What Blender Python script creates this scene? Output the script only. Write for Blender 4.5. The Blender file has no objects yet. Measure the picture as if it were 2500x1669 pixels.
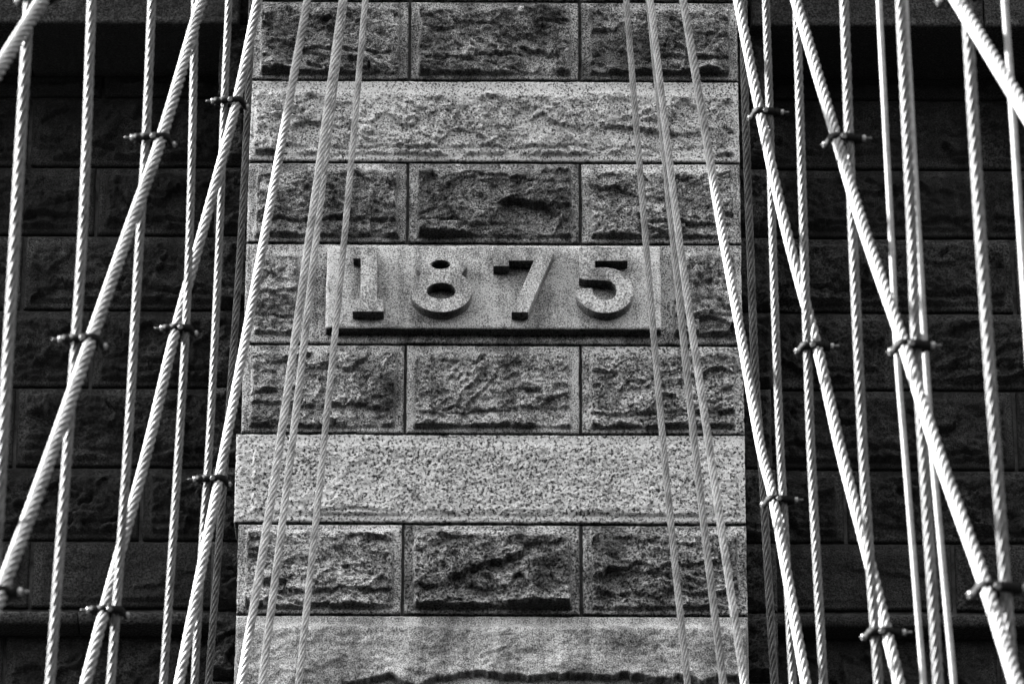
import bpy, bmesh, math
import numpy as np
from mathutils import Vector, Matrix

# ------------------------------------------------------------------ camera
scene = bpy.context.scene
PITCH = math.radians(25.0)
ROLL = math.radians(0.2)
FPX = 12353.0                    # focal length in pixels of a 2500 wide frame
W0, H0 = 2500.0, 1669.0
ZC = 33.9                        # metres along the optical axis to the pier face
EYE = 1.6
CAM = np.array([0.0, -ZC * math.cos(PITCH), EYE])

cam_data = bpy.data.cameras.new("camera")
cam = bpy.data.objects.new("camera", cam_data)
scene.collection.objects.link(cam)
cam_rot = Matrix.Rotation(math.pi / 2 + PITCH, 3, 'X') @ Matrix.Rotation(ROLL, 3, 'Z')
cam.matrix_world = Matrix.Translation(Vector(CAM)) @ cam_rot.to_4x4()
cam_data.sensor_width = 36.0
cam_data.lens = FPX / W0 * 36.0
cam_data.clip_end = 3000.0
cam_data.dof.use_dof = True
cam_data.dof.focus_distance = ZC
cam_data.dof.aperture_fstop = 6.3
scene.camera = cam
ROT = np.array(cam_rot)

# ------------------------------------------------------------------ sky and sun
SUN_BEHIND = math.radians(18.0)   # the sun stands left of the tower, a little behind its face
SUN_EL = math.radians(37.0)
sun_dir = Vector((-math.cos(SUN_BEHIND) * math.cos(SUN_EL), math.sin(SUN_BEHIND) * math.cos(SUN_EL), math.sin(SUN_EL)))
world = bpy.data.worlds.new("World")
scene.world = world
world.use_nodes = True
wn, wl = world.node_tree.nodes, world.node_tree.links
wn.clear()
w_out = wn.new("ShaderNodeOutputWorld")
w_bg = wn.new("ShaderNodeBackground")
w_sky = wn.new("ShaderNodeTexSky")
w_bw = wn.new("ShaderNodeRGBToBW")          # a black and white photograph
w_sky.sky_type = 'NISHITA'
w_sky.sun_disc = False
w_sky.sun_elevation = SUN_EL
w_sky.air_density = 3.0                     # a hazy summer sky, bright overhead
w_sky.dust_density = 8.0
w_sky.sun_rotation = math.atan2(sun_dir.x, sun_dir.y)
w_bg.inputs["Strength"].default_value = 0.060
wl.new(w_sky.outputs[0], w_bw.inputs[0])
wl.new(w_bw.outputs[0], w_bg.inputs[0])
wl.new(w_bg.outputs[0], w_out.inputs[0])

sun_data = bpy.data.lights.new("sun", 'SUN')
sun_data.energy = 5.0
sun_data.angle = math.radians(0.5)
sun_data.color = (1, 1, 1)
sun = bpy.data.objects.new("sun", sun_data)
sun.rotation_euler = (-sun_dir).to_track_quat('-Z', 'Y').to_euler()
sun.location = (-40, 10, 60)
scene.collection.objects.link(sun)

scene.view_settings.view_transform = 'Standard'
scene.view_settings.look = 'None'
scene.view_settings.gamma = 1.0
scene.view_settings.exposure = 3.4
scene.view_settings.use_curve_mapping = False
scene.cycles.max_bounces = 2
scene.cycles.diffuse_bounces = 0
scene.cycles.glossy_bounces = 1

# ------------------------------------------------------------------ helpers
def ray(px, py):
    d = ROT @ np.array([(px - W0 / 2) / FPX, -(py - H0 / 2) / FPX, -1.0])
    return d

def at_y(px, py, Y):
    """point of the vertical plane y = Y seen at that place of the photograph"""
    d = ray(px, py)
    return CAM + d * ((Y - CAM[1]) / d[1])

def link(o, parent=None):
    scene.collection.objects.link(o)
    if parent is not None:
        o.parent = parent
    return o

def tag(o, label=None, cat=None, group=None, kind=None):
    if label: o["label"] = label
    if cat: o["category"] = cat
    if group: o["group"] = group
    if kind: o["kind"] = kind
    return o

def mesh_from(name, verts, quads, tris=None, smooth=True):
    me = bpy.data.meshes.new(name)
    verts = np.asarray(verts, dtype=np.float32)
    quads = np.asarray(quads, dtype=np.int32).reshape(-1, 4)
    tris = np.zeros((0, 3), np.int32) if tris is None else np.asarray(tris, dtype=np.int32).reshape(-1, 3)
    me.vertices.add(len(verts))
    me.vertices.foreach_set("co", verts.ravel())
    nl = quads.size + tris.size
    me.loops.add(nl)
    me.loops.foreach_set("vertex_index", np.concatenate([quads.ravel(), tris.ravel()]))
    npoly = len(quads) + len(tris)
    me.polygons.add(npoly)
    starts = np.concatenate([np.arange(len(quads)) * 4, quads.size + np.arange(len(tris)) * 3]).astype(np.int32)
    totals = np.concatenate([np.full(len(quads), 4), np.full(len(tris), 3)]).astype(np.int32)
    me.polygons.foreach_set("loop_start", starts)
    me.polygons.foreach_set("loop_total", totals)
    if smooth:
        me.polygons.foreach_set("use_smooth", np.ones(npoly, dtype=bool))
    me.update(calc_edges=True)
    return me

def box_mesh(name, x0, x1, y0, y1, z0, z1, bevel=0.0):
    bm = bmesh.new()
    vs = [bm.verts.new(p) for p in ((x0, y0, z0), (x1, y0, z0), (x1, y1, z0), (x0, y1, z0),
                                    (x0, y0, z1), (x1, y0, z1), (x1, y1, z1), (x0, y1, z1))]
    for f in ((0, 3, 2, 1), (4, 5, 6, 7), (0, 1, 5, 4), (1, 2, 6, 5), (2, 3, 7, 6), (3, 0, 4, 7)):
        bm.faces.new([vs[i] for i in f])
    if bevel:
        bmesh.ops.bevel(bm, geom=bm.edges[:], offset=bevel, segments=2, affect='EDGES')
    me = bpy.data.meshes.new(name)
    bm.to_mesh(me); bm.free()
    return me

# noise on arrays -----------------------------------------------------------
def _hash(ix, iy, seed):
    n = (ix.astype(np.int64) * 374761393 + iy.astype(np.int64) * 668265263 + int(seed) * 2246822519) & 0xFFFFFFFF
    n = ((n ^ (n >> 13)) * 1274126177) & 0xFFFFFFFF
    n = ((n ^ (n >> 16)) * 2654435761) & 0xFFFFFFFF
    n = n ^ (n >> 15)
    return (n & 0xFFFFFF).astype(np.float64) / float(0xFFFFFF)

def vnoise(x, y, seed):
    ix, iy = np.floor(x), np.floor(y)
    fx, fy = x - ix, y - iy
    fx, fy = fx * fx * (3 - 2 * fx), fy * fy * (3 - 2 * fy)
    a, b = _hash(ix, iy, seed), _hash(ix + 1, iy, seed)
    c, d = _hash(ix, iy + 1, seed), _hash(ix + 1, iy + 1, seed)
    return (a + (b - a) * fx + (c - a) * fy + (a - b - c + d) * fx * fy) * 2 - 1

def fbm(x, y, seed, octaves=4, gain=0.5):
    s, a, t = 0, 1.0, 0.0
    for o in range(octaves):
        s = s + a * vnoise(x, y, seed + o * 17)
        t += a
        a *= gain
        x, y = x * 2.03 + 5.1, y * 2.03 + 9.7
    return s / t

def facets(x, y, seed, tilt=1.0):
    """broken rock: every cell a plane of its own height and tilt"""
    x = x + 0.35 * vnoise(x * 1.7, y * 1.7, seed + 91)
    y = y + 0.35 * vnoise(x * 1.7, y * 1.7, seed + 92)
    ix, iy = np.floor(x), np.floor(y)
    best = np.full(x.shape, 9.0); val = np.zeros(x.shape)
    for i in (-1, 0, 1):
        for j in (-1, 0, 1):
            cx, cy = ix + i, iy + j
            px = cx + _hash(cx, cy, seed); py = cy + _hash(cx, cy, seed + 1)
            dx, dy = x - px, y - py
            d = dx * dx + dy * dy
            h = (_hash(cx, cy, seed + 2) - 0.5) + tilt * ((_hash(cx, cy, seed + 3) - 0.5) * dx + (_hash(cx, cy, seed + 4) - 0.5) * dy)
            m = d < best
            best = np.where(m, d, best); val = np.where(m, h, val)
    return val

def sstep(a, b, x):
    t = np.clip((x - a) / (b - a), 0, 1)
    return t * t * (3 - 2 * t)

# ------------------------------------------------------------------ materials
def new_mat(name):
    m = bpy.data.materials.new(name)
    m.use_nodes = True
    nt = m.node_tree
    return m, nt.nodes, nt.links, nt.nodes["Principled BSDF"]

def granite(name, fine=1.0, speck=(0.30, 1.9), bump=0.6, stain=0.5):
    """grey granite; the tone of each stone is its object colour"""
    m, n, l, p = new_mat(name)
    tc = n.new("ShaderNodeTexCoord")
    oi = n.new("ShaderNodeObjectInfo")
    off = n.new("ShaderNodeVectorMath"); off.operation = 'MULTIPLY_ADD'
    l.new(oi.outputs["Random"], off.inputs[0]); off.inputs[1].default_value = (37, 53, 71)
    l.new(tc.outputs["Object"], off.inputs[2])
    # mineral grains
    g = n.new("ShaderNodeTexNoise"); g.inputs["Scale"].default_value = 84 * fine
    g.inputs["Detail"].default_value = 3.0; g.inputs["Roughness"].default_value = 0.7
    l.new(off.outputs[0], g.inputs["Vector"])
    gs = n.new("ShaderNodeMapRange"); gs.inputs["To Min"].default_value = 58 * fine; gs.inputs["To Max"].default_value = 105 * fine
    l.new(oi.outputs["Random"], gs.inputs["Value"]); l.new(gs.outputs[0], g.inputs["Scale"])
    # rain streaks and soot
    mp = n.new("ShaderNodeMapping"); mp.inputs["Scale"].default_value = (11, 11, 1.3)
    l.new(off.outputs[0], mp.inputs["Vector"])
    st = n.new("ShaderNodeTexNoise"); st.inputs["Scale"].default_value = 1.0; st.inputs["Detail"].default_value = 5.0; st.inputs["Roughness"].default_value = 0.6
    l.new(mp.outputs[0], st.inputs["Vector"])
    stm = n.new("ShaderNodeMapRange"); stm.inputs["From Min"].default_value = 0.35; stm.inputs["From Max"].default_value = 0.6
    stm.inputs["To Min"].default_value = 1.0 - stain * 0.8; stm.inputs["To Max"].default_value = 1.12
    l.new(st.outputs["Fac"], stm.inputs["Value"])
    so = n.new("ShaderNodeTexNoise"); so.inputs["Scale"].default_value = 1.7; so.inputs["Detail"].default_value = 6.0; so.inputs["Roughness"].default_value = 0.7
    l.new(off.outputs[0], so.inputs["Vector"])
    som = n.new("ShaderNodeMapRange"); som.inputs["From Min"].default_value = 0.40; som.inputs["From Max"].default_value = 0.56
    som.inputs["To Min"].default_value = 1.0 - stain * 0.75; som.inputs["To Max"].default_value = 1.1
    l.new(so.outputs["Fac"], som.inputs["Value"])
    stso = n.new("ShaderNodeMath"); stso.operation = 'MULTIPLY'
    l.new(stm.outputs[0], stso.inputs[0]); l.new(som.outputs[0], stso.inputs[1])
    gr = n.new("ShaderNodeMapRange"); gr.inputs["From Min"].default_value = 0.40; gr.inputs["From Max"].default_value = 0.66
    gr.inputs["To Min"].default_value = speck[0]; gr.inputs["To Max"].default_value = speck[1]
    l.new(g.outputs["Fac"], gr.inputs["Value"])
    # weather stains
    s = n.new("ShaderNodeTexNoise"); s.inputs["Scale"].default_value = 4.0
    s.inputs["Detail"].default_value = 5.0; s.inputs["Roughness"].default_value = 0.65; s.inputs["Distortion"].default_value = 0.4
    l.new(off.outputs[0], s.inputs["Vector"])
    sr = n.new("ShaderNodeMapRange"); sr.inputs["From Min"].default_value = 0.34; sr.inputs["From Max"].default_value = 0.66
    sr.inputs["To Min"].default_value = 1.0 - stain; sr.inputs["To Max"].default_value = 1.0 + stain * 0.5
    l.new(s.outputs["Fac"], sr.inputs["Value"])
    mul = n.new("ShaderNodeMath"); mul.operation = 'MULTIPLY'
    mulA = n.new("ShaderNodeMath"); mulA.operation = 'MULTIPLY'
    l.new(sr.outputs[0], mulA.inputs[0]); l.new(stso.outputs[0], mulA.inputs[1])
    l.new(gr.outputs[0], mul.inputs[0]); l.new(mulA.outputs[0], mul.inputs[1])
    bw = n.new("ShaderNodeRGBToBW"); l.new(oi.outputs["Color"], bw.inputs[0])
    mul2 = n.new("ShaderNodeMath"); mul2.operation = 'MULTIPLY'
    l.new(mul.outputs[0], mul2.inputs[0]); l.new(bw.outputs[0], mul2.inputs[1])
    cl = n.new("ShaderNodeClamp"); cl.inputs["Max"].default_value = 0.8
    ra = n.new("ShaderNodeAttribute"); ra.attribute_name = "rock"
    mg = n.new("ShaderNodeMapRange"); mg.inputs["To Min"].default_value = 1.35; mg.inputs["To Max"].default_value = 1.0
    l.new(ra.outputs["Fac"], mg.inputs["Value"])
    mul3 = n.new("ShaderNodeMath"); mul3.operation = 'MULTIPLY'
    l.new(mul2.outputs[0], mul3.inputs[0]); l.new(mg.outputs[0], mul3.inputs[1])
    l.new(mul3.outputs[0], cl.inputs["Value"])
    l.new(cl.outputs[0], p.inputs["Base Color"])
    p.inputs["Roughness"].default_value = 0.85
    p.inputs["Specular IOR Level"].default_value = 0.25
    b1 = n.new("ShaderNodeTexNoise"); b1.inputs["Scale"].default_value = 45 * fine
    b1.inputs["Detail"].default_value = 4.0; b1.inputs["Roughness"].default_value = 0.65
    l.new(off.outputs[0], b1.inputs["Vector"])
    bp = n.new("ShaderNodeBump"); bp.inputs["Strength"].default_value = bump; bp.inputs["Distance"].default_value = 0.02
    bs = n.new("ShaderNodeMapRange"); bs.inputs["To Min"].default_value = bump * 0.45; bs.inputs["To Max"].default_value = bump
    l.new(ra.outputs["Fac"], bs.inputs["Value"]); l.new(bs.outputs[0], bp.inputs["Strength"])
    l.new(b1.outputs["Fac"], bp.inputs["Height"])
    l.new(bp.outputs[0], p.inputs["Normal"])
    return m

def rope_mat(name, noise, scale):
    """steel rope; its tone is the object colour, dirt in patches and streaks along it"""
    m, n, l, p = new_mat(name)
    p.inputs["Roughness"].default_value = 0.55
    p.inputs["Specular IOR Level"].default_value = 0.3
    tc = n.new("ShaderNodeTexCoord"); oi = n.new("ShaderNodeObjectInfo")
    bw = n.new("ShaderNodeRGBToBW"); l.new(oi.outputs["Color"], bw.inputs[0])
    last = bw.outputs[0]
    for sc, det, lo, hi, fr, to in ((scale, 3, 1 - noise, 1.15, 0.35, 0.62), (5.0, 6, 1 - noise * 1.2, 1.08, 0.38, 0.55)):
        t = n.new("ShaderNodeTexNoise"); t.inputs["Scale"].default_value = sc; t.inputs["Detail"].default_value = det; t.inputs["Roughness"].default_value = 0.7
        l.new(tc.outputs["Object"], t.inputs["Vector"])
        r = n.new("ShaderNodeMapRange"); r.inputs["From Min"].default_value = fr; r.inputs["From Max"].default_value = to
        r.inputs["To Min"].default_value = max(0.05, lo); r.inputs["To Max"].default_value = hi
        l.new(t.outputs["Fac"], r.inputs["Value"])
        mu = n.new("ShaderNodeMath"); mu.operation = 'MULTIPLY'
        l.new(last, mu.inputs[0]); l.new(r.outputs[0], mu.inputs[1]); last = mu.outputs[0]
    l.new(last, p.inputs["Base Color"])
    return m

def plain(name, col, rough=0.7, metal=0.0, noise=0.0, scale=30, bump=0.0):
    m, n, l, p = new_mat(name)
    p.inputs["Roughness"].default_value = rough
    p.inputs["Metallic"].default_value = metal
    tc = n.new("ShaderNodeTexCoord")
    t = n.new("ShaderNodeTexNoise"); t.inputs["Scale"].default_value = scale
    t.inputs["Detail"].default_value = 4.0; t.inputs["Roughness"].default_value = 0.65
    l.new(tc.outputs["Object"], t.inputs["Vector"])
    r = n.new("ShaderNodeMapRange"); r.inputs["From Min"].default_value = 0.3; r.inputs["From Max"].default_value = 0.7
    r.inputs["To Min"].default_value = col * (1 - noise); r.inputs["To Max"].default_value = col * (1 + noise * 0.5)
    l.new(t.outputs["Fac"], r.inputs["Value"])
    l.new(r.outputs[0], p.inputs["Base Color"])
    if bump:
        bp = n.new("ShaderNodeBump"); bp.inputs["Strength"].default_value = bump; bp.inputs["Distance"].default_value = 0.01
        l.new(t.outputs["Fac"], bp.inputs["Height"]); l.new(bp.outputs[0], p.inputs["Normal"])
    return m

M_ROCK = granite("granite_rock_face", 1.0, (0.08, 4.0), 1.0, 0.62)
M_COARSE = granite("granite_coarse", 0.9, (0.05, 3.1), 1.0, 0.38)
M_PEPPER = granite("granite_pepper", 0.60, (0.04, 2.8), 1.0, 0.3)
M_SMOOTH = granite("granite_dressed", 1.2, (0.28, 2.1), 0.45, 0.52)
M_MORTAR = plain("mortar", 0.085, 0.95, 0, 0.8, 9, 0.5)
M_BODY = plain("tower_masonry", 0.10, 0.9, 0, 0.4, 2, 0)
M_ROPE = rope_mat("galvanised_rope", 0.40, 55)
M_ROPE_SHADED = rope_mat("dirty_shaded_rope", 0.65, 40)  # mottled dirt; the tower's shade is put into these ropes' dark tone
M_ROD = rope_mat("white_painted_rope", 0.15, 40)
M_CLAMP = plain("black_iron", 0.006, 0.7, 0.0, 0.3, 60, 0.2)
M_CLAMP.node_tree.nodes["Principled BSDF"].inputs["Specular IOR Level"].default_value = 0.06
M_NUT = plain("zinc_nut", 0.3, 0.35, 0.3, 0.3, 80, 0.1)
M_BOLT = plain("iron_bolt", 0.08, 0.4, 0.3, 0.5, 80, 0.1)
M_DECK = plain("deck_boards", 0.03, 0.8, 0, 0.4, 3, 0)
M_WATER = plain("river_water", 0.03, 0.2, 0, 0.2, 0.2, 0)

# ------------------------------------------------------------------ the ground below the view
deck = link(bpy.data.objects.new("deck", box_mesh("deck", -13, 13, -140, 0.0, -0.8, 0.0)))
deck.data.materials.append(M_DECK); tag(deck, kind="structure")
river = link(bpy.data.objects.new("river", mesh_from("river", [(-1500, -1500, -38), (1500, -1500, -38), (1500, 1500, -38), (-1500, 1500, -38)], [(0, 1, 2, 3)], smooth=False)))
river.data.materials.append(M_WATER); tag(river, kind="structure")

# ------------------------------------------------------------------ the tower
tower = link(bpy.data.objects.new("stone_tower", None))
tower.location = (-0.12, 0, 0)
tag(tower, "granite bridge tower with a lighter central pier carrying the date 1875", "tower")
TX = -0.12

def part(name, me, mat, tone=None, parent=tower, loc=(0, 0, 0)):
    o = bpy.data.objects.new(name, me)
    link(o, parent)
    o.location = (loc[0] - (TX if parent is tower else 0), loc[1], loc[2])
    if mat: me.materials.append(mat)
    if tone is not None: o.color = (tone, tone, tone, 1)
    return o

def block_mesh(name, w, h, seed, res=0.010, prot=0.045, rough=1.0, margin=(0.05, 0.05, 0.032, 0.035), depth=0.3,
               ledges=(), coarse=0.0, panels=None, chip=0.006, sharp=1.0, aniso=1.25, flat=True, wild=0.030):
    nx, nz = max(4, int(w / res)), max(4, int(h / res))
    X, Z = np.meshgrid(np.linspace(-w / 2, w / 2, nx + 1), np.linspace(-h / 2, h / 2, nz + 1))
    ox, oz = seed * 3.7 % 97, seed * 5.3 % 89
    x, z = X + ox, Z + oz
    jit = 0.020 * fbm(x / 0.10, z / 0.10, seed + 5, 3) * rough
    def mask(xa, xb, za, zb):
        ml, mr, mb, mt = margin
        side = sstep(0, 0.022, X - xa - ml + jit) * sstep(0, 0.022, xb - X - mr + jit)
        top = sstep(0, 0.07, zb - Z - mt + jit)
        bot = sstep(0, 0.012, Z - za - mb + 0.5 * jit)
        return side * top * bot
    if panels is None:
        mk = mask(-w / 2, w / 2, -h / 2, h / 2)
    else:
        mk = np.zeros(X.shape)
        for xa, xb, za, zb in panels:
            mk = np.maximum(mk, mask(xa, xb, za, zb))
    big = fbm(x / 0.45, z / 0.30, seed, 3)
    wx = x + 0.05 * vnoise(x / 0.12, z / 0.12, seed + 7); wz = z + 0.05 * vnoise(x / 0.12, z / 0.12, seed + 8)
    th = math.radians(-38 + 76 * float(_hash(np.array(seed), np.array(3), 9)))
    rx, rz = wx * math.cos(th) - wz * math.sin(th), wx * math.sin(th) + wz * math.cos(th)
    rock = prot * (0.95 + 0.9 * big)
    rock += rough * sharp * 0.056 * facets(rx / (0.22 * aniso), rz / 0.17, seed + 11, 1.7)
    rock += rough * sharp * 0.026 * facets(rx / (0.080 * aniso), rz / 0.066, seed + 23, 1.5)
    rock += rough * 0.019 * facets(x / (0.036 * aniso), z / 0.027, seed + 37, 1.3)
    rock += rough * 0.016 * fbm(x / 0.05, z / 0.04, seed + 41, 4, 0.6)
    rock += 0.030 * min(1.0, prot / 0.05) * np.exp(-(Z + h / 2 - margin[2]) / 0.055) * (0.6 + 0.8 * vnoise(x / 0.13, z * 0 + 3.3, seed + 55))
    for (zl, slope, amp, length, xa, xb) in ledges:
        # below a ragged line the face is broken back, above it the stone overhangs
        line = zl + slope * X + wild * fbm(x / (0.11 + wild), x * 0 + seed, seed + 61, 4, 0.6)
        below = line - Z
        g = sstep(0, 0.012, below) * np.exp(-np.maximum(below, 0) / length) * sstep(xa - 0.05, xa + 0.05, X) * (1 - sstep(xb - 0.05, xb + 0.05, X))
        rock = rock - 1.4 * amp * g
    rock = np.where(rock < 0.012, 0.012 + (rock - 0.012) * 0.35, rock) if prot > 0 else rock
    D = np.maximum(mk * rock, -0.026 + 0.004 * fbm(x / 0.03, z / 0.03, seed + 66, 3))
    D += (1 - 0.5 * mk) * 0.0022 * fbm(x / 0.018, z / 0.018, seed + 71, 3)
    if coarse:
        D += coarse * np.abs(fbm(x / 0.020, z / 0.018, seed + 77, 3, 0.65))
    # worn arrises
    e = np.minimum(np.minimum(X + w / 2, w / 2 - X), np.minimum(Z + h / 2, h / 2 - Z))
    wear = 0.010 + 0.012 * np.maximum(0, fbm(x / 0.07, z / 0.07, seed + 83, 3))
    D -= chip * 2.2 * (1 - sstep(0, 1, e / wear))
    front = np.stack([X, -D, Z], -1).reshape(-1, 3)
    # the outline itself wanders a little
    wob = 0.008 * np.maximum(0, fbm(x / 0.06, z / 0.06, seed + 93, 4, 0.65)) + 0.006 * np.maximum(0, fbm(x / 0.30, z / 0.30, seed + 94, 2) - 0.1)
    edge = (e < 1e-6).reshape(-1)
    cx = np.sign(front[:, 0]) * (np.abs(front[:, 0]) > w / 2 - 1e-6)
    cz = np.sign(front[:, 2]) * (np.abs(front[:, 2]) > h / 2 - 1e-6)
    front[:, 0] -= cx * np.abs(wob.reshape(-1)) * edge
    front[:, 2] -= cz * np.abs(wob.reshape(-1)) * edge
    idx = np.arange((nx + 1) * (nz + 1)).reshape(nz + 1, nx + 1)
    q = np.stack([idx[:-1, :-1], idx[:-1, 1:], idx[1:, 1:], idx[1:, :-1]], -1).reshape(-1, 4)
    loop = np.concatenate([idx[0, :-1], idx[:-1, -1], idx[-1, :0:-1], idx[:0:-1, 0]])
    nb = len(front)
    back = front[loop].copy(); back[:, 1] = depth
    verts = np.concatenate([front, back])
    k = np.arange(len(loop)); k2 = (k + 1) % len(loop)
    side = np.stack([loop[k2], loop[k], nb + k, nb + k2], -1)
    me = mesh_from(name, verts, np.concatenate([q, side]), smooth=not flat)
    at = me.attributes.new("rock", 'FLOAT', 'POINT')
    at.data.foreach_set("value", np.concatenate([mk.reshape(-1), np.zeros(len(back))]).astype(np.float32))
    return me

def put_block(name, px0, px1, py0, py1, Y, seed, tone, mat, gap=0.006, **kw):
    """a stone whose face fills that patch of the wall at depth Y"""
    pc = (px0 + px1) / 2; qc = (py0 + py1) / 2
    x0, x1 = at_y(px0, qc, Y)[0], at_y(px1, qc, Y)[0]
    z1, z0 = at_y(1205, py0, Y)[2], at_y(1205, py1, Y)[2]
    w, h = x1 - x0 - 2 * gap, z1 - z0 - 2 * gap
    me = block_mesh(name, w, h, seed, **kw)
    return part(name, me, mat, tone, loc=((x0 + x1) / 2, Y, (z0 + z1) / 2))

# --- central pier: edges of the pier and courses, in the photograph's pixels
JY = [-190, 3, 196.5, 396.5, 594, 840.5, 1058.5, 1278, 1500, 1726, 1950]
XL = at_y(591, 950, 0)[0]; XR = at_y(1816, 950, 0)[0]
XJ1 = at_y(989, 950, 0)[0]; XJ2 = at_y(1417.5, 950, 0)[0]
def zy(py, Y=0.0): return at_y(1205, py, Y)[2]

def pier_block(x0, x1, row, seed, tone, mat=None, gl=0.010, gr=0.010, gv=0.006, **kw):
    z1, z0 = zy(JY[row]), zy(JY[row + 1])
    me = block_mesh("stone_block", x1 - x0 - gl - gr, z1 - z0 - 2 * gv, seed, **kw)
    return part("stone_block", me, mat or M_ROCK, tone, loc=((x0 + gl + x1 - gr) / 2, 0, (z0 + z1) / 2))

# three stone courses
tones = {0: (.16, .17, .17), 1: (.22, .22, .22), 3: (.22, .18, .33), 5: (.32, .38, .32), 7: (.35, .22, .18), 9: (.15, .15, .15)}
ledge_set = {
    (1, 0): [(-0.10, 0.02, 0.040, 0.05, -0.20, 0.42)],
    (1, 1): [(-0.02, -0.25, 0.085, 0.12, 0.20, 0.42), (-0.13, 0.02, 0.035, 0.05, -0.5, 0.3)],
    (1, 2): [(-0.15, 0.0, 0.03, 0.05, -0.1, 0.5)],
    (3, 0): [(-0.14, 0.03, 0.04, 0.05, -0.5, 0.5)],
    (3, 1): [(0.0, -0.12, 0.11, 0.17, 0.06, 0.42), (-0.16, 0.0, 0.03, 0.05, -0.5, 0.1)],
    (3, 2): [(-0.16, 0.0, 0.05, 0.06, -0.1, 0.5)],
    (5, 0): [(-0.13, -0.05, 0.05, 0.06, -0.5, 0.45)],
    (5, 1): [(-0.17, 0.05, 0.03, 0.05, -0.5, 0.5)],
    (5, 2): [(-0.18, 0.0, 0.03, 0.05, -0.5, 0.5), (0.02, 0.1, 0.02, 0.1, -0.3, 0.3)],
    (7, 0): [(-0.18, 0.03, 0.04, 0.05, -0.3, 0.5)],
    (7, 1): [(0.02, 0.45, 0.085, 0.14, -0.28, 0.22), (-0.15, -0.05, 0.05, 0.06, -0.5, 0.1)],
    (7, 2): [(0.00, 0.12, 0.035, 0.15, -0.4, 0.4), (-0.18, 0.0, 0.03, 0.05, -0.5, 0.5)],
}
for row, tt in tones.items():
    for k, (xa, xb) in enumerate(((XL, XJ1), (XJ1, XJ2), (XJ2, XR))):
        kw = dict(res=0.0075, ledges=ledge_set.get((row, k), ()), prot=0.055)
        if row in (0, 9): kw["res"] = 0.02
        if (row, k) in ((3, 1), (1, 1), (7, 1)): kw["prot"] = 0.085; kw["wild"] = 0.06
        pier_block(xa, xb, row, 100 + row * 10 + k, tt[k], gl=0.0 if k == 0 else 0.0085, gr=0.0 if k == 2 else 0.0085, **kw)
# full-width courses
pier_block(XL, XR, 2, 201, .66, mat=M_COARSE, gl=0, gr=0, res=0.010, prot=0.03, rough=0.85, margin=(0.03, 0.03, 0.045, 0.07),
           ledges=[(-0.20, 0.0, 0.03, 0.05, -1.5, 1.5), (0.03, -0.1, 0.05, 0.16, 0.75, 1.45)], coarse=0.012)
pier_block(XL - 0.03, XR, 6, 203, .70, mat=M_PEPPER, gl=0, gr=0, res=0.010, prot=0.016, rough=0.30, margin=(0.11, 0.03, 0.05, 0.05),
           ledges=[(-0.235, 0.0, 0.018, 0.03, -1.6, 0.9)], coarse=0.024)
pier_block(XL, XR, 8, 205, .52, mat=M_SMOOTH, gl=0, gr=0, res=0.011, prot=0.06, rough=0.5, margin=(0.0, 0.0, 0.0, 0.05), sharp=0.35,
           ledges=[(-0.13, 0.0, 0.10, 0.25, -0.95, 1.75)], coarse=0.002, wild=0.085)

# the date course: a full-width stone with two rough panels, and the plaque
PT = 0.105        # the plaque stands this far off the stone
z1, z0 = zy(JY[4]), zy(JY[5])
wc, hc = XR - XL, z1 - z0 - 0.013
mid = (XL + XR) / 2
pan = []
for (pa, pb, qa, qb) in ((600, 745, 596, 832), (1630, 1811, 596, 836)):
    pan.append((at_y(pa, 700, 0)[0] - mid, at_y(pb, 700, 0)[0] - mid, -hc / 2, hc / 2))
me = block_mesh("stone_block", wc, hc, 204, res=0.009, prot=0.055, panels=pan, margin=(0.04, 0.035, 0.055, 0.05),
                ledges=[(-0.17, 0.0, 0.03, 0.05, -2, 2)], coarse=0.003)
part("stone_block", me, M_ROCK, .34, loc=(mid, 0, (z0 + z1) / 2))

pl = at_y(796, 700, -PT)[0]; pr = at_y(1613.6, 700, -PT)[0]
pz1 = zy(599.5, -PT); pz0 = zy(802, -PT)
def slab_mesh(name, w, h, t, seed, res=0.012):
    return block_mesh(name, w, h, seed, res=res, prot=0.0, rough=0.12, panels=[], depth=t, chip=0.003, coarse=0.0016)
plaque = part("date_plaque", slab_mesh("date_plaque", pr - pl, pz1 - pz0, PT - 0.004, 301), M_SMOOTH, .58,
              loc=((pl + pr) / 2, -PT, (pz0 + pz1) / 2))
plaque["label"] = "smooth raised stone plaque carrying the numerals 1875"

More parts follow.
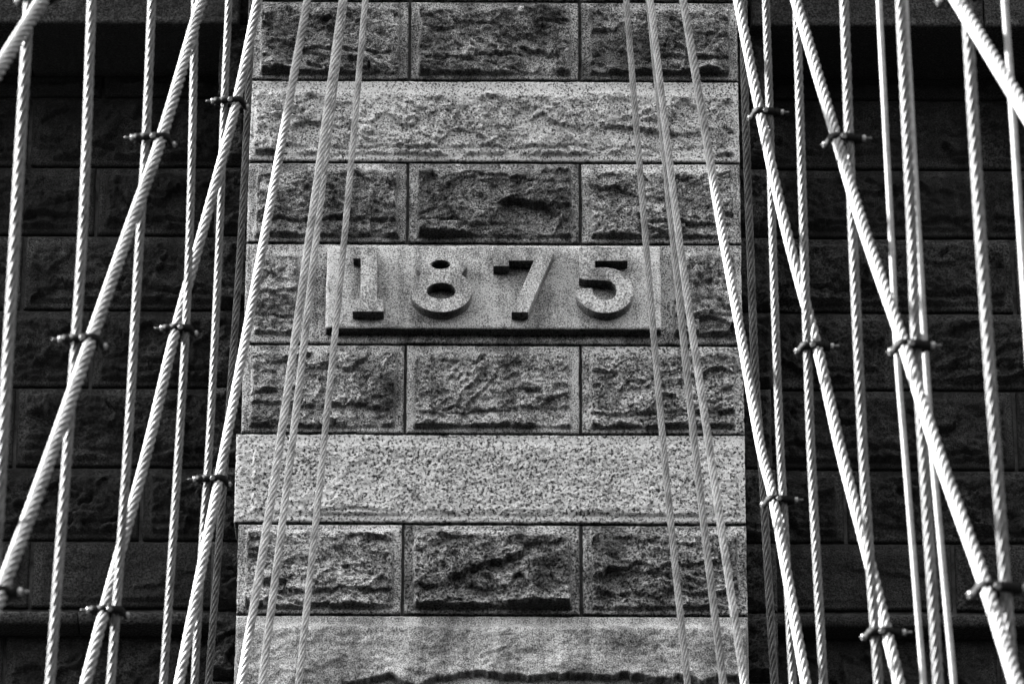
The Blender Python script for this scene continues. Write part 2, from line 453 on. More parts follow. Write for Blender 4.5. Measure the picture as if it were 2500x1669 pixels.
# numerals: outlines read off the photograph, on the numerals' front plane
DT = 0.115
YN = -PT - DT
def ell(cx, cy, a, b, n=28, t0=0.0):
    return [(cx + a * math.cos(t0 + 2 * math.pi * i / n), cy + b * math.sin(t0 + 2 * math.pi * i / n)) for i in range(n)]
def eight_outline():
    ys = np.concatenate([606 + (760.5 - 606) * (0.5 - 0.5 * np.cos(np.linspace(0, math.pi, 50)))])
    def hw(y, cy, a, b): return a * math.sqrt(max(0.0, 1 - ((y - cy) / b) ** 2))
    right = [(1077 + max(hw(y, 643, 62, 37.5), hw(y, 709.5, 74, 51)), y) for y in ys]
    left = [(2 * 1077 - x, y) for x, y in right[-2:0:-1]]
    return right + left
NUM = {
    "1": ([(863.7, 604), (919, 604), (919, 731), (935, 731), (935, 759), (862, 759), (862, 731), (882, 731), (882, 629.6), (863.7, 629.6)], []),
    "8": (eight_outline(), [ell(1076, 645.6, 25, 12.2), ell(1077.2, 709.8, 37, 21)]),
    "7": ([(1205.6, 604), (1351.3, 604), (1351.3, 617), (1337.7, 647.5), (1316, 696), (1297, 741), (1288.6, 760.7), (1251, 760.7),
           (1305.5, 634.9), (1241.2, 634.9), (1241.2, 648.4), (1205.6, 648.4)], []),
    "5": ([(1416.3, 604), (1531, 604), (1531, 635.6), (1451.5, 635.6), (1451.5, 655), (1466, 653.6), (1481, 654), (1496, 656.6), (1509, 660.5),
           (1519, 665.5), (1528, 673), (1537, 684), (1542.8, 696), (1545, 708), (1544, 720), (1540.5, 731), (1534, 740), (1526, 748), (1516.5, 754), (1504, 759),
           (1490, 762), (1474, 762.6), (1461, 761), (1449, 757.5), (1436, 751.5), (1424.8, 743), (1416, 734.5), (1410.7, 726), (1408, 715), (1412.6, 707.4),
           (1425, 705.3), (1444.4, 704), (1446, 715), (1454.7, 726), (1467.8, 732.6), (1481, 733.6), (1494, 731.7), (1504.4, 722), (1508, 709), (1504, 696),
           (1494, 686.8), (1481, 683.6), (1452.8, 682.5), (1428.5, 681.7), (1415.4, 677.8)], []),
}
def numeral(ch):
    outer, holes = NUM[ch]
    cu = bpy.data.curves.new("numeral", 'CURVE'); cu.dimensions = '2D'; cu.fill_mode = 'BOTH'
    pts3 = [at_y(x, y, YN) for x, y in outer]
    cx = sum(p[0] for p in pts3) / len(pts3); cz = sum(p[2] for p in pts3) / len(pts3)
    for ring in [outer] + holes:
        sp = cu.splines.new('POLY'); sp.points.add(len(ring) - 1); sp.use_cyclic_u = True
        for i, (x, y) in enumerate(ring):
            p = at_y(x, y, YN); sp.points[i].co = (p[0] - cx, p[2] - cz, 0, 1)
    cu.extrude = DT / 2 - 0.004; cu.bevel_depth = 0.004; cu.bevel_resolution = 1
    tmp = bpy.data.objects.new("numeral_outline", cu); scene.collection.objects.link(tmp)
    dg = bpy.context.evaluated_depsgraph_get(); dg.update()
    me = bpy.data.meshes.new_from_object(tmp.evaluated_get(dg))
    bpy.data.objects.remove(tmp); bpy.data.curves.remove(cu)
    me.transform(Matrix.Rotation(math.pi / 2, 4, 'X'))
    me.materials.clear()
    me.name = "numeral"
    me.polygons.foreach_set("use_smooth", np.zeros(len(me.polygons), dtype=bool))
    o = part("numeral", me, M_SMOOTH, .42, parent=plaque,
             loc=(cx - (pl + pr) / 2, YN + DT / 2 + PT, cz - (pz0 + pz1) / 2))
    o["label"] = "raised stone numeral " + ch
for ch in "1875":
    numeral(ch)

# mortar behind the joints of the pier
zt, zb = zy(JY[0]), zy(JY[-1])
part("mortar_bed", box_mesh("mortar_bed", XL + 0.015, XR - 0.015, 0.040, 0.6, zb, zt), M_MORTAR)

# --- stepped strips beside the pier, then the darker walls set back on both sides
YF = 0.95          # face of the side walls
YS = 0.38          # face of the strips
FJ = [187, 240, 410, 577, 759, 948, 1142, 1321, 1487]
FLANK = .0145  # recess shade put into the stone tone, far darker than plain granite
rng = np.random.RandomState(4)
def strip_x(side, wd): return (XL - wd, XL - 0.004) if side < 0 else (XR + 0.004, XR + wd)
SJ = [-120, 60, 236, 407, 575, 757, 944, 1139, 1320, 1490, 1660, 1830]
for side in (-1, 1):
    for r in range(len(SJ) - 1):
        wd = 0.115 + rng.uniform(-0.02, 0.035)
        xa, xb = strip_x(side, wd + 0.10)
        if side < 0: xb += 0.10
        else: xa -= 0.10
        zt_, zb_ = zy(SJ[r], YS), zy(SJ[r + 1], YS)
        w_, h_ = xb - xa, zt_ - zb_ - 0.012
        me = block_mesh("edge_stone", w_, h_, 400 + r + 40 * side, res=0.012, prot=0.05, rough=1.2, margin=(0.01, 0.01, 0.02, 0.02), depth=0.5)
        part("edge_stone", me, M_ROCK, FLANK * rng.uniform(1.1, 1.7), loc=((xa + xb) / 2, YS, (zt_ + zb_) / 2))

XLs, XRs = XL - 0.10, XR + 0.10          # walls start behind the strips
XEND = 4.9
vj = {  # upright joints of each course, from the photograph, left wall / right wall
    -1: {0: [252], 1: [], 2: [236], 3: [], 4: [223], 5: [], 6: [345], 7: [75]},
    1: {0: [], 1: [], 2: [], 3: [2475], 4: [2186], 5: [2479], 6: [2064], 7: [2329]},
}
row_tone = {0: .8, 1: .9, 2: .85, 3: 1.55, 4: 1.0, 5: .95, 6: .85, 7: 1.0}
for side in (-1, 1):
    for r in range(8):
        z1, z0 = zy(FJ[r], YF), zy(FJ[r + 1], YF)
        xs = sorted([at_y(x, (FJ[r] + FJ[r + 1]) / 2, YF)[0] for x in vj[side][r]])
        if side < 0:
            edges = [-XEND] + [x for x in xs] + [XLs]
        else:
            edges = [XRs] + [x for x in xs] + [XEND]
        full = []
        for a, b in zip(edges[:-1], edges[1:]):
            n = 1 if b - a < 2.0 else 2
            full += [(a + (b - a) * i / n, a + (b - a) * (i + 1) / n) for i in range(n)]
        for a, b in full:
            smooth = r in (7,)
            me = block_mesh("wall_stone", b - a - 0.022, z1 - z0 - 0.016, int(500 + r * 20 + side * 7 + a * 3), res=0.014,
                            prot=0.012 if smooth else 0.05, rough=0.4 if smooth else 1.0,
                            margin=(0.05, 0.05, 0.045, 0.035),
                            ledges=[] if smooth else [(rng.uniform(-0.17, -0.12), rng.uniform(-.05, .05), 0.04, 0.06, -2, 2)])
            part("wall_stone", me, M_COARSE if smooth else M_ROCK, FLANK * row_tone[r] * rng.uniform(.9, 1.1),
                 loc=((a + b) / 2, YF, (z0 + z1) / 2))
    # below the moulding
    z1 = zy(1553, YF); z0 = zy(1760, YF)
    a, b = (-XEND, XLs) if side < 0 else (XRs, XEND)
    m2 = (a + b) / 2
    for (c, d) in ((a, m2), (m2, b)):
        me = block_mesh("wall_stone", d - c - 0.02, z1 - z0 - 0.016, 700 + side * 9 + int(c * 5), res=0.014, prot=0.03, rough=0.9, margin=(0.04, 0.04, 0.04, 0.02))
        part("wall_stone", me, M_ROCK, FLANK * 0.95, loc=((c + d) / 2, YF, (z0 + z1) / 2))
    # moulding below and cornice above
    zu = zy(1553, YF)
    lo, hi = -1.0, YF
    for _ in range(50):
        m_ = (lo + hi) / 2
        if zy(1525, m_) > zu: hi = m_
        else: lo = m_
    y_m = hi
    z_top = zy(1494, y_m)
    nseg = 3
    for i in range(nseg):
        c, d = a + (b - a) * i / nseg, a + (b - a) * (i + 1) / nseg
        me = block_mesh("moulding_stone", d - c - 0.008, z_top - zu, 800 + i + 11 * side, res=0.02, prot=0, rough=0.1, margin=(0, 0, 0, 0), depth=YF - y_m + 0.1, coarse=0.002)
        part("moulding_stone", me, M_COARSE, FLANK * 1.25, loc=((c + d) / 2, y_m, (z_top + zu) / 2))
    zu = zy(187, YF)
    lo, hi = -2.0, YF
    for _ in range(50):
        m_ = (lo + hi) / 2
        if zy(61, m_) > zu: hi = m_
        else: lo = m_
    y_c = hi
    z_top = zu + 0.62
    for i in range(2):
        c, d = a + (b - a) * i / 2, a + (b - a) * (i + 1) / 2
        me = block_mesh("cornice_stone", d - c - 0.008, z_top - zu, 820 + i + 11 * side, res=0.016, prot=0, rough=0.15, margin=(0, 0, 0.05, 0), depth=YF - y_c + 0.1, coarse=0.003)
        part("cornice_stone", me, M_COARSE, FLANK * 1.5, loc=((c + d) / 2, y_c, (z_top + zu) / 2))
    part("mortar_bed", box_mesh("mortar_bed", min(a, b), max(a, b), YF + 0.040, YF + 0.7, zy(1760, YF), zu), M_MORTAR)

# the rest of the tower, outside the picture
zlo, zhi = zy(1760, YF), zy(187, YF) + 0.62
bm = bmesh.new()
def add_box(x0, x1, y0, y1, z0_, z1_):
    r = bmesh.ops.create_cube(bm, size=1.0)
    for v in r["verts"]:
        v.co = Vector((x0 + (v.co.x + .5) * (x1 - x0), y0 + (v.co.y + .5) * (y1 - y0), z0_ + (v.co.z + .5) * (z1_ - z0_)))
TL, TR_ = -23.0, 20.0
add_box(TL, -XEND - 0.003, YF, 11.0, 0.02, 62)
add_box(XEND + 0.003, TR_, YF, 11.0, 0.02, 62)
add_box(-XEND, XEND, YF + 0.72, 11.0, 0.02, 62)
add_box(-XEND, XEND, YF + 0.01, YF + 0.715, 0.02, zlo - 0.005)
add_box(-XEND, XEND, y_c + 0.02, YF + 0.715, zhi + 0.005, 62)
add_box(XL, XR, 0.02, YF, 0.02, zb - 0.01)
add_box(XL, XR, 0.02, y_c, zt + 0.01, 62)
me = bpy.data.meshes.new("tower_body"); bm.to_mesh(me); bm.free()
part("tower_body", me, M_BODY)

# ------------------------------------------------------------------ wire ropes
# both fans hang in two nearly upright planes either side of the walk
PLANE_X0, PP, PR = -0.12, 2.638, 0.022
PQ = (0.0524 - PR * math.sin(PITCH)) / math.cos(PITCH)
def on_fan(px, py, side, push=0.0):
    d = ray(px, py)
    # x - X0 = side * (PP - PQ*F - PR*H)
    t = (side * PP + PLANE_X0) / (d[0] + side * (PQ * d[1] + PR * d[2]))
    return CAM + d * t * (1 + push)

def catmull(P, n_per):
    P = np.asarray(P, float)
    if len(P) == 2:
        P = np.array([P[0], (P[0] + P[1]) / 2, P[1]])
    Q = np.concatenate([[2 * P[0] - P[1]], P, [2 * P[-1] - P[-2]]])
    out = []
    for i in range(len(P) - 1):
        p0, p1, p2, p3 = Q[i:i + 4]
        t0 = 0.0
        t1 = np.linalg.norm(p1 - p0) ** .5; t2 = t1 + np.linalg.norm(p2 - p1) ** .5; t3 = t2 + np.linalg.norm(p3 - p2) ** .5
        for t in np.linspace(t1, t2, n_per, endpoint=False):
            A1 = (t1 - t) / t1 * p0 + t / t1 * p1
            A2 = (t2 - t) / (t2 - t1) * p1 + (t - t1) / (t2 - t1) * p2
            A3 = (t3 - t) / (t3 - t2) * p2 + (t - t2) / (t3 - t2) * p3
            B1 = (t2 - t) / t2 * A1 + t / t2 * A2
            B2 = (t3 - t) / (t3 - t1) * A2 + (t - t1) / (t3 - t1) * A3
            out.append((t2 - t) / (t2 - t1) * B1 + (t - t1) / (t2 - t1) * B2)
    out.append(P[-1])
    return np.array(out)

def rope_mesh(name, pts, dia, pitch, strands, lobe_pts=5, step_frac=20, soften=0.0):
    """pts run from bottom to top; a lobed section that turns along the line, plain far outside the view"""
    C = catmull(pts, 24)
    seg = np.linalg.norm(np.diff(C, axis=0), axis=1); s = np.concatenate([[0], np.cumsum(seg)])
    n = int(s[-1] / (pitch / step_frac)) + 1
    si = np.linspace(0, s[-1], n)
    P = np.stack([np.interp(si, s, C[:, k]) for k in range(3)], -1)
    phase = 2 * math.pi * si / pitch
    detail = np.ones(n)
    # straight on past both ends: down to the deck, up to the tower or the main cable
    t0 = P[0] - P[3]; t0 /= np.linalg.norm(t0)
    t1 = P[-1] - P[-4]; t1 /= np.linalg.norm(t1)
    ldn = max(0.5, (P[0][2] + 0.05) / max(0.2, -t0[2]))
    lup = (33.0 - P[-1][2]) / max(0.2, t1[2])
    if t1[1] > 1e-4: lup = min(lup, (-0.02 - P[-1][1]) / t1[1])
    lup = max(0.6, lup)
    P = np.concatenate([[P[0] + t0 * ldn], [P[0] + t0 * 0.05], P, [P[-1] + t1 * 0.05], [P[-1] + t1 * lup]])
    phase = np.concatenate([[phase[0], phase[0]], phase, [phase[-1], phase[-1]]])
    detail = np.concatenate([[0, 0], detail, [0, 0]])
    T = np.gradient(P, axis=0); T /= np.linalg.norm(T, axis=1)[:, None]
    U = np.cross(T, [0, 1.0, 0]); U /= np.linalg.norm(U, axis=1)[:, None]
    V = np.cross(T, U)
    R = dia / 2; rs = R * math.sin(math.pi / strands) / (1 + math.sin(math.pi / strands)); rc = R - rs
    half = math.pi / strands
    loc = np.linspace(-1, 1, lobe_pts + 2); loc = np.sign(loc) * np.abs(loc) ** 0.8 * half
    ang = np.concatenate([loc + 2 * half * k for k in range(strands)])
    a = np.concatenate([loc] * strands)
    m = len(ang)
    rad = rc * np.cos(a) + np.sqrt(np.maximum(0, rs ** 2 - (rc * np.sin(a)) ** 2))
    rad = rad + soften * (R - rad)
    ph = phase[:, None] + ang[None, :]
    rr = np.where(detail[:, None] > 0, rad[None, :], R * 0.93)
    verts = P[:, None, :] + rr[..., None] * (np.cos(ph)[..., None] * U[:, None, :] + np.sin(ph)[..., None] * V[:, None, :])
    N = len(P)
    idx = np.arange(N * m).reshape(N, m)
    keep = (np.arange(m) % (lobe_pts + 2)) != lobe_pts + 1      # strands only touch, each keeps its own skin
    i1, i2 = idx[:, keep], np.roll(idx, -1, axis=1)[:, keep]
    q = np.stack([i1[:-1], i2[:-1], i2[1:], i1[1:]], -1).reshape(-1, 4)
    origin = P[0].copy()
    me = mesh_from(name, verts.reshape(-1, 3) - origin, q, smooth=True)
    return me, origin

# name: kind, side, diameter, [(x, y, push)] read along the rope from top to bottom, label
F, B = -0.0032, 0.0032
ROPES = {
 # left fan
 "A": ("stay", -1, .054, [(230, -200, 0), (104, 0, 0), (5, 157, 0), (-120, 355, 0)], "thick blurred stay rope cutting across the top left corner"),
 "B": ("susp", -1, .041, [(78, -150, B), (71, 0, B), (38, 558, B), (5, 1115, B), (-30, 1700, B)], "blurred suspender rope running down the extreme left edge"),
 "C": ("susp", -1, .039, [(229, -150, B), (224, 0, B), (203, 555, B), (185, 834, B), (164, 1112, B), (122, 1669, B), (110, 1820, B)], "second suspender rope from the left edge, clamped once at mid height"),
 "D": ("susp", -1, .038, [(377, -150, B), (371, 0, B), (357, 332, B), (343, 558, 0), (311, 1112, F), (296, 1323, F), (284, 1490, 0), (270, 1669, F), (258, 1820, F)], "third suspender rope from the left edge, clamped near its top and bottom"),
 "E": ("stay", -1, .052, [(540, -150, 0), (493, 0, 0), (395, 336, 0), (317, 558, 0), (221, 834, 0), (124, 1112, 0), (12, 1420, 0), (-130, 1800, 0)], "bright stay rope slanting from the top to the lower left edge"),
 "F": ("susp", -1, .037, [(480, -150, B), (477, 0, B), (464, 558, F), (454, 805, 0), (436, 1112, F), (399, 1669, F), (388, 1820, F)], "fourth suspender rope from the left edge, one clamp at mid height"),
 "G": ("susp", -1, .037, [(562, -150, B), (559, 0, B), (548, 246, B), (537, 558, B), (510, 1112, B), (497, 1290, B), (475, 1669, B), (468, 1820, B)], "fifth suspender rope from the left edge, hugging the pier's left side"),
 "H": ("stay", -1, .049, [(662, -150, 0), (630, 0, 0), (579, 246, 0), (498, 555, 0), (431, 800, 0), (357, 1112, 0), (255, 1490, 0), (209, 1669, 0), (170, 1820, 0)], "bright stay rope with three clamps slanting down left of the pier"),
 "I": ("stay", -1, .048, [(778, -150, 0), (751, 0, 0), (650, 558, 0), (546, 1112, 0), (437, 1669, 0), (408, 1820, 0)], "stay rope crossing the pier's left edge, grey above and sunlit below"),
 "J": ("dirty_shaded", -1, .046, [(620, -150, .2), (616, 0, .2), (607, 214, .2), (590, 558, .2), (571, 840, .2), (543, 1216, .2), (509, 1669, .2), (498, 1820, .2)], "dark shaded rope close against the pier's left corner"),
 "K1": ("stay", -1, .048, [(857, -150, 0), (836, 0, 0), (758, 558, 0), (679, 1112, 0), (589, 1669, 0), (565, 1820, 0)], "grey stay rope over the pier, left one of the touching pair"),
 "K2": ("stay", -1, .045, [(859, -150, .004), (841, 0, .004), (775, 558, .004), (710, 1112, .004), (639, 1669, .004), (620, 1820, .004)], "grey stay rope over the pier, right one of the left touching pair"),
 "L": ("stay", -1, .043, [(905, -150, 0), (892, 0, 0), (843, 558, 0), (788, 1112, 0), (729, 1669, 0), (713, 1820, 0)], "thin grey stay rope crossing the plaque left of the numeral 1"),
 # right fan
 "a": ("stay", 1, .043, [(1517, -150, 0), (1529, 0, 0), (1574, 558, 0), (1622, 1112, 0), (1679, 1669, 0), (1696, 1820, 0)], "thin grey stay rope crossing the plaque right of the numeral 5"),
 "b1": ("stay", 1, .044, [(1568, -150, .006), (1584, 0, .006), (1641, 558, .006), (1699, 1112, .006), (1766, 1669, .006), (1785, 1820, .006)], "grey stay rope just right of the plaque, darker and steeper of the pair"),
 "b2": ("stay", 1, .045, [(1570, -150, 0), (1588, 0, 0), (1655, 558, 0), (1735, 1112, 0), (1818, 1669, 0), (1841, 1820, 0)], "grey stay rope over the pier's right panel, paler one of the pair"),
 "c": ("stay", 1, .048, [(1643, -150, 0), (1668, 0, 0), (1762, 558, 0), (1807, 805, 0), (1862, 1112, 0), (1888, 1216, 0), (1968, 1669, 0), (1995, 1820, 0)], "stay rope crossing the pier's right edge and turning sunlit below"),
 "d": ("dirty_shaded", 1, .050, [(1811, -150, .2), (1815, 0, .2), (1818, 200, .2), (1830, 558, .2), (1846, 948, .2), (1860, 1130, .2), (1871, 1323, .2), (1891, 1669, .2), (1900, 1820, .2)], "dark shaded rope close against the pier's right corner"),
 "e": ("stay", 1, .050, [(1773, -150, 0), (1802, 0, 0), (1857, 279, 0), (1918, 555, 0), (1998, 858, 0), (2056, 1112, 0), (2113, 1330, 0), (2160, 1520, 0), (2196, 1669, 0), (2232, 1820, 0)], "bright stay rope with three clamps starting at the pier's top right corner"),
 "f": ("susp", 1, .038, [(1865, -150, B), (1870, 0, B), (1879, 264, B), (1886, 560, B), (1906, 1112, B), (1913, 1230, B), (1936, 1669, B), (1944, 1820, B)], "first suspender rope right of the pier, with an upper and a lower clamp"),
 "g": ("susp", 1, .039, [(1942, -150, B), (1945, 0, B), (1962, 558, F), (1971, 840, 0), (1981, 1112, F), (2011, 1669, F), (2020, 1820, F)], "second suspender rope right of the pier, clamped at mid height"),
 "h": ("stay", 1, .049, [(1898, -150, 0), (1943, 0, 0), (2043, 339, 0), (2109, 558, 0), (2207, 841, 0), (2293, 1112, 0), (2409, 1437, 0), (2482, 1669, 0), (2530, 1820, 0)], "thickest white stay rope slanting across the right wall to the lower right corner"),
 "i": ("susp", 1, .040, [(2055, -150, B), (2061, 0, B), (2073, 332, B), (2082, 558, B), (2108, 1112, F), (2122, 1340, F), (2137, 1545, 0), (2145, 1669, F), (2154, 1820, F)], "third suspender rope right of the pier, clamped near its top and bottom"),
 "j": ("rod", 1, .024, [(2139, -150, .02), (2146, 0, .02), (2175, 558, .02), (2191, 876, .02), (2210, 1112, .02), (2255, 1669, .02), (2268, 1820, .02)], "thin smooth white rope left of the double suspender on the right"),
 "k": ("susp", 1, .040, [(2191, -150, B), (2198, 0, B), (2226, 558, B), (2236, 823, B), (2255, 1112, B), (2291, 1669, B), (2301, 1820, B)], "stout suspender rope between two thin white ropes on the right"),
 "l": ("rod", 1, .024, [(2203, -150, .02), (2210, 0, .02), (2241, 558, .02), (2266, 966, .02), (2277, 1109, .02), (2329, 1669, .02), (2343, 1820, .02)], "thin smooth white rope emerging right of the stout suspender"),
 "m": ("susp", 1, .040, [(2354, -150, B), (2360, 0, B), (2393, 558, B), (2432, 1112, B), (2456, 1440, B), (2474, 1669, B), (2486, 1820, B)], "half dark suspender rope near the right edge"),
 "n": ("stay", 1, .050, [(2212, -200, 0), (2336, 0, 0), (2468, 214, 0), (2600, 428, 0)], "thick white stay rope cutting across the top right corner"),
 "o": ("rod", 1, .023, [(2446, -150, .02), (2453, 0, .02), (2466, 180, .02), (2491, 558, .02), (2520, 1000, .02)], "thin smooth white rope at the extreme right edge"),
}
SPEC = {"stay": ("stay_rope", "stay rope", 9.5, 6, M_ROPE, 0.0, "slanting stay ropes"),
        "susp": ("suspender_rope", "suspender rope", 7.5, 6, M_ROPE, 0.0, "upright suspender ropes"),
        "dirty_shaded": ("dirty_shaded_rope", "rope", 7.0, 6, M_ROPE_SHADED, 0.0, "shaded ropes beside the pier"),
        "rod": ("white_rope", "rope", 5.0, 8, M_ROD, 0.55, "thin smooth white ropes")}
CLAMP_AT = [("G", "H", 250), ("D", "E", 340), ("C", "E", 832), ("F", "H", 805), ("G", "I", 1172), ("D", "H", 1492), ("B", "A", -8),
            ("f", "e", 277), ("i", "h", 341), ("g", "e", 848), ("k", "h", 846), ("f", "c", 1222), ("i", "e", 1546), ("m", "h", 1438), ("m", "n", -10)]
def px_at(key, py):
    path = ROPES[key][3]
    return float(np.interp(py, [p[1] for p in path], [p[0] for p in path]))
ROPE_TONE = {"K1": .36, "K2": .34, "L": .36, "a": .24, "b1": .20, "b2": .32, "I": .24, "c": .20, "h": .17, "n": .17, "e": .16}   # centre ropes paler, outer tones lowered to deepen their shaded sides
SUSP_Y = {}
for key, (kind, side, dia, path, label) in ROPES.items():
    if kind != "stay":                       # hangs plumb: one distance for the whole rope
        push = path[0][2] if abs(path[0][2]) > 0.01 else 0.0
        SUSP_Y[key] = float(np.mean([on_fan(px_at(key, y), y, side, push)[1] for y in (100, 500, 835, 1200, 1600)]))
def stay_point(key, py):
    """a stay meets each suspender it is clamped to at that suspender's distance"""
    kind, side, dia, path, label = ROPES[key]
    px = px_at(key, py)
    anchors = sorted((y, SUSP_Y[s_]) for s_, t_, y in CLAMP_AT if t_ == key)
    p = on_fan(px, py, side, path[0][2])
    if not anchors: return p
    base = lambda y: on_fan(px_at(key, y), y, side, 0.0)[1]
    if len(anchors) >= 2:
        k = np.polyfit([a_[0] for a_ in anchors], [a_[1] for a_ in anchors], 1)
        res = np.interp(py, [a_[0] for a_ in anchors], [a_[1] - np.polyval(k, a_[0]) for a_ in anchors])
        Y = np.polyval(k, py) + res
    else:
        Y = p[1] + anchors[0][1] - base(anchors[0][0])
    return at_y(px, py, Y)
def rope_at(key, py):
    return stay_point(key, py) if ROPES[key][0] == "stay" else at_y(px_at(key, py), py, SUSP_Y[key])
for key, (kind, side, dia, path, label) in ROPES.items():
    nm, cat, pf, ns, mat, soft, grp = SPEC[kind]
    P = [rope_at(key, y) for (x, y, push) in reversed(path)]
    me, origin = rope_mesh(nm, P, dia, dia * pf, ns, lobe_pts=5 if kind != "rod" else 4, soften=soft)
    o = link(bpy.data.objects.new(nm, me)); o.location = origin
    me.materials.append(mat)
    tone = ROPE_TONE.get(key, {"susp": .12, "stay": .165, "dirty_shaded": .075, "rod": .30}[kind])
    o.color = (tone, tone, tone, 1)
    tag(o, label, cat, grp)

# ------------------------------------------------------------------ clamps
def hex_nut(name, r, length):
    bm = bmesh.new()
    bmesh.ops.create_cone(bm, cap_ends=True, segments=6, radius1=r, radius2=r, depth=length)
    bmesh.ops.bevel(bm, geom=bm.edges[:], offset=r * 0.12, segments=1, affect='EDGES')
    me = bpy.data.meshes.new(name); bm.to_mesh(me); bm.free()
    me.transform(Matrix.Rotation(math.pi / 2, 4, 'Y'))
    return me
def shank(name, r, length):
    """threaded bolt shank along x, with turned rings"""
    n = 26; V = []; m = 10
    for i in range(n + 1):
        rr = r * (1.0 if i % 2 else 0.86)
        if i in (0, n): rr = r * 0.6
        for k in range(m):
            a = 2 * math.pi * k / m
            V.append((length * i / n, rr * math.cos(a), rr * math.sin(a)))
    q = [(i * m + k, i * m + (k + 1) % m, (i + 1) * m + (k + 1) % m, (i + 1) * m + k) for i in range(n) for k in range(m)]
    me = mesh_from(name, V, q, smooth=False)
    return me
NUT = hex_nut("nut", 0.014, 0.014); NUT.materials.append(M_NUT)
BOLT = shank("bolt", 0.0058, 0.048); BOLT.materials.append(M_BOLT)
HEAD = hex_nut("bolt_head", 0.013, 0.012); HEAD.materials.append(M_BOLT)

def strap_mesh(sep, r1, r2, flip):
    """iron band bent round the two ropes with a lug at each end; plan path in (u, v), v towards the viewer"""
    t = 0.011; hgt = 0.034
    path = []
    # lug by rope 1 (front), over rope 1 and rope 2, round rope 2 and back to the rear lug
    R1, R2 = r1 + 0.004, r2 + 0.004
    path += [(-sep / 2 - R1 - 0.028, R1 * 0.55), (-sep / 2 - R1 - 0.012, R1 * 0.62)]
    for a in np.linspace(150, 90, 5): path.append((-sep / 2 + R1 * math.cos(math.radians(a)), R1 * math.sin(math.radians(a))))
    for a in np.linspace(90, -20, 9): path.append((sep / 2 + R2 * math.cos(math.radians(a)), R2 * math.sin(math.radians(a))))
    path += [(sep / 2 + R2 + 0.004, -R2 * 0.9), (sep / 2 + R2 + 0.010, -R2 * 1.9)]
    back = [(-sep / 2 - R1 - 0.028, R1 * 0.55 - 0.016), (-sep / 2 - R1 - 0.006, R1 * 0.2)]
    for a in np.linspace(190, 270, 5): back.append((-sep / 2 + R1 * math.cos(math.radians(a)), R1 * math.sin(math.radians(a))))
    for a in np.linspace(270, 320, 4): back.append((sep / 2 + R2 * math.cos(math.radians(a)), R2 * math.sin(math.radians(a))))
    back += [(sep / 2 + R2 - 0.006, -R2 * 1.9)]
    V, Q = [], []
    for pth, sgn in ((path, 1), (back, -1)):
        p = np.array(pth); d = np.gradient(p, axis=0); d /= np.linalg.norm(d, axis=1)[:, None]
        nrm = np.stack([-d[:, 1], d[:, 0]], -1) * sgn
        base = len(V)
        for i in range(len(p)):
            for (o_, z_) in ((0, -hgt / 2), (t, -hgt / 2 + 0.002), (t, hgt / 2 - 0.002), (0, hgt / 2)):
                w = p[i] + nrm[i] * o_
                V.append((w[0] * flip, -w[1], z_))
        for i in range(len(p) - 1):
            for k in range(4):
                k2 = (k + 1) % 4
                Q.append((base + i * 4 + k, base + i * 4 + k2, base + i * 4 + 4 + k2, base + i * 4 + 4 + k))
        e = base + (len(p) - 1) * 4
        Q.append((base, base + 3, base + 2, base + 1)); Q.append((e, e + 1, e + 2, e + 3))
    me = mesh_from("strap", V, Q, smooth=False)
    bm = bmesh.new(); bm.from_mesh(me); bmesh.ops.recalc_face_normals(bm, faces=bm.faces[:]); bm.to_mesh(me); bm.free()
    me.materials.append(M_CLAMP)
    return me, R1, R2

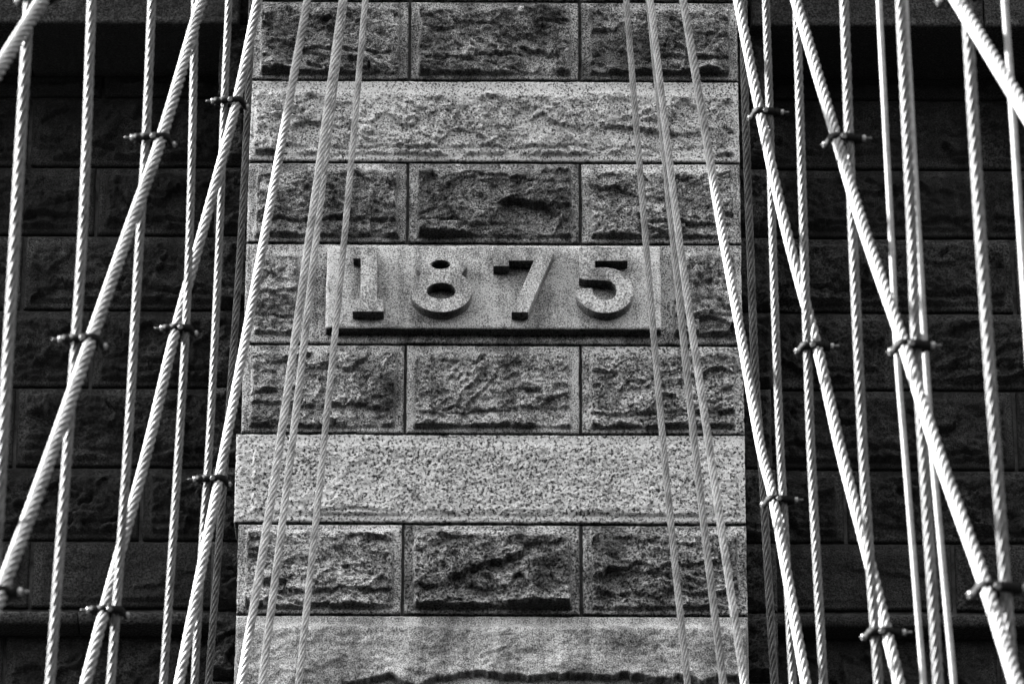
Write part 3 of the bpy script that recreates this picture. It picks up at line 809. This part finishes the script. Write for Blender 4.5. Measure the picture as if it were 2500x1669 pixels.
CLAMPS = [  # first rope (lug towards the viewer), second rope (lug behind), height in the photograph, label
 ("G", "H", 250, "small iron clamp at the pier's upper left edge"),
 ("D", "E", 340, "iron clamp left of the pier, topmost on the outer stay"),
 ("C", "E", 832, "iron clamp nearest the left edge at mid height"),
 ("H", "F", 805, "iron clamp between left edge and plaque, at the foot of the plaque's height"),
 ("G", "I", 1172, "iron clamp touching the pier's left edge below the plaque"),
 ("H", "D", 1492, "iron clamp at the lower left, joining two crossing ropes"),
 ("E", "B2", 1448, "dark blurred clamp cut by the lower left edge"),
 ("A", "B", -8, "clamp at the very top of the left corner stay"),
 ("f", "e", 277, "small iron clamp at the pier's upper right edge"),
 ("i", "h", 341, "iron clamp on the thick white stay, uppermost of its three"),
 ("e", "g", 848, "iron clamp right of the pier at mid height"),
 ("k", "h", 846, "big iron clamp on the thick white stay at mid height"),
 ("f", "c", 1222, "iron clamp beside the pier's lower right edge"),
 ("e", "i", 1546, "iron clamp at the lower right, on two crossing ropes"),
 ("m", "h", 1438, "large iron clamp near the lower right corner"),
 ("m", "n", -10, "clamp at the very top of the right corner stay"),
]
for (k1, k2, py, label) in CLAMPS:
    if k2 == "B2":      # its second rope lies outside the picture
        p1 = rope_at(k1, py); p2 = p1 + np.array([-0.06, 0.0, 0.0]); r2 = 0.02
    else:
        p1, p2 = rope_at(k1, py), rope_at(k2, py); r2 = ROPES[k2][2] / 2
    r1 = ROPES[k1][2] / 2
    c = (p1 + p2) / 2
    dv = p2 - p1
    flip = 1 if dv[0] > 0 else -1
    sep = max(math.hypot(dv[0], dv[1]), 0.6 * (r1 + r2))
    root = link(bpy.data.objects.new("cable_clamp", None))
    root.location = c
    yaw = math.atan2(dv[1] * flip, dv[0] * flip)
    root.rotation_euler = (0, 0, yaw)
    tag(root, label, "clamp", "rope clamps")
    me, R1, R2 = strap_mesh(sep, r1, r2, flip)
    s = bpy.data.objects.new("strap", me); link(s, root)
    def put(name, me, x, y, z=0, rz=0):
        o = link(bpy.data.objects.new(name, me), root); o.location = (x * flip, -y, z); o.rotation_euler = (0, 0, rz)
        return o
    rz = math.pi if flip > 0 else 0.0
    # bolt outwards from the front lug, and one from the rear lug
    put("nut", NUT, -sep / 2 - R1 - 0.037, R1 * 0.55)
    put("bolt", BOLT, -sep / 2 - R1 - 0.022, R1 * 0.55, rz=rz)
    put("nut", NUT, sep / 2 + R2 + 0.022, -R2 * 1.7)
    put("bolt", BOLT, sep / 2 + R2 - 0.012, -R2 * 1.7, rz=math.pi - rz)
    put("bolt_head", HEAD, 0.0, max(R1, R2) + 0.013, -0.006, math.pi / 2)
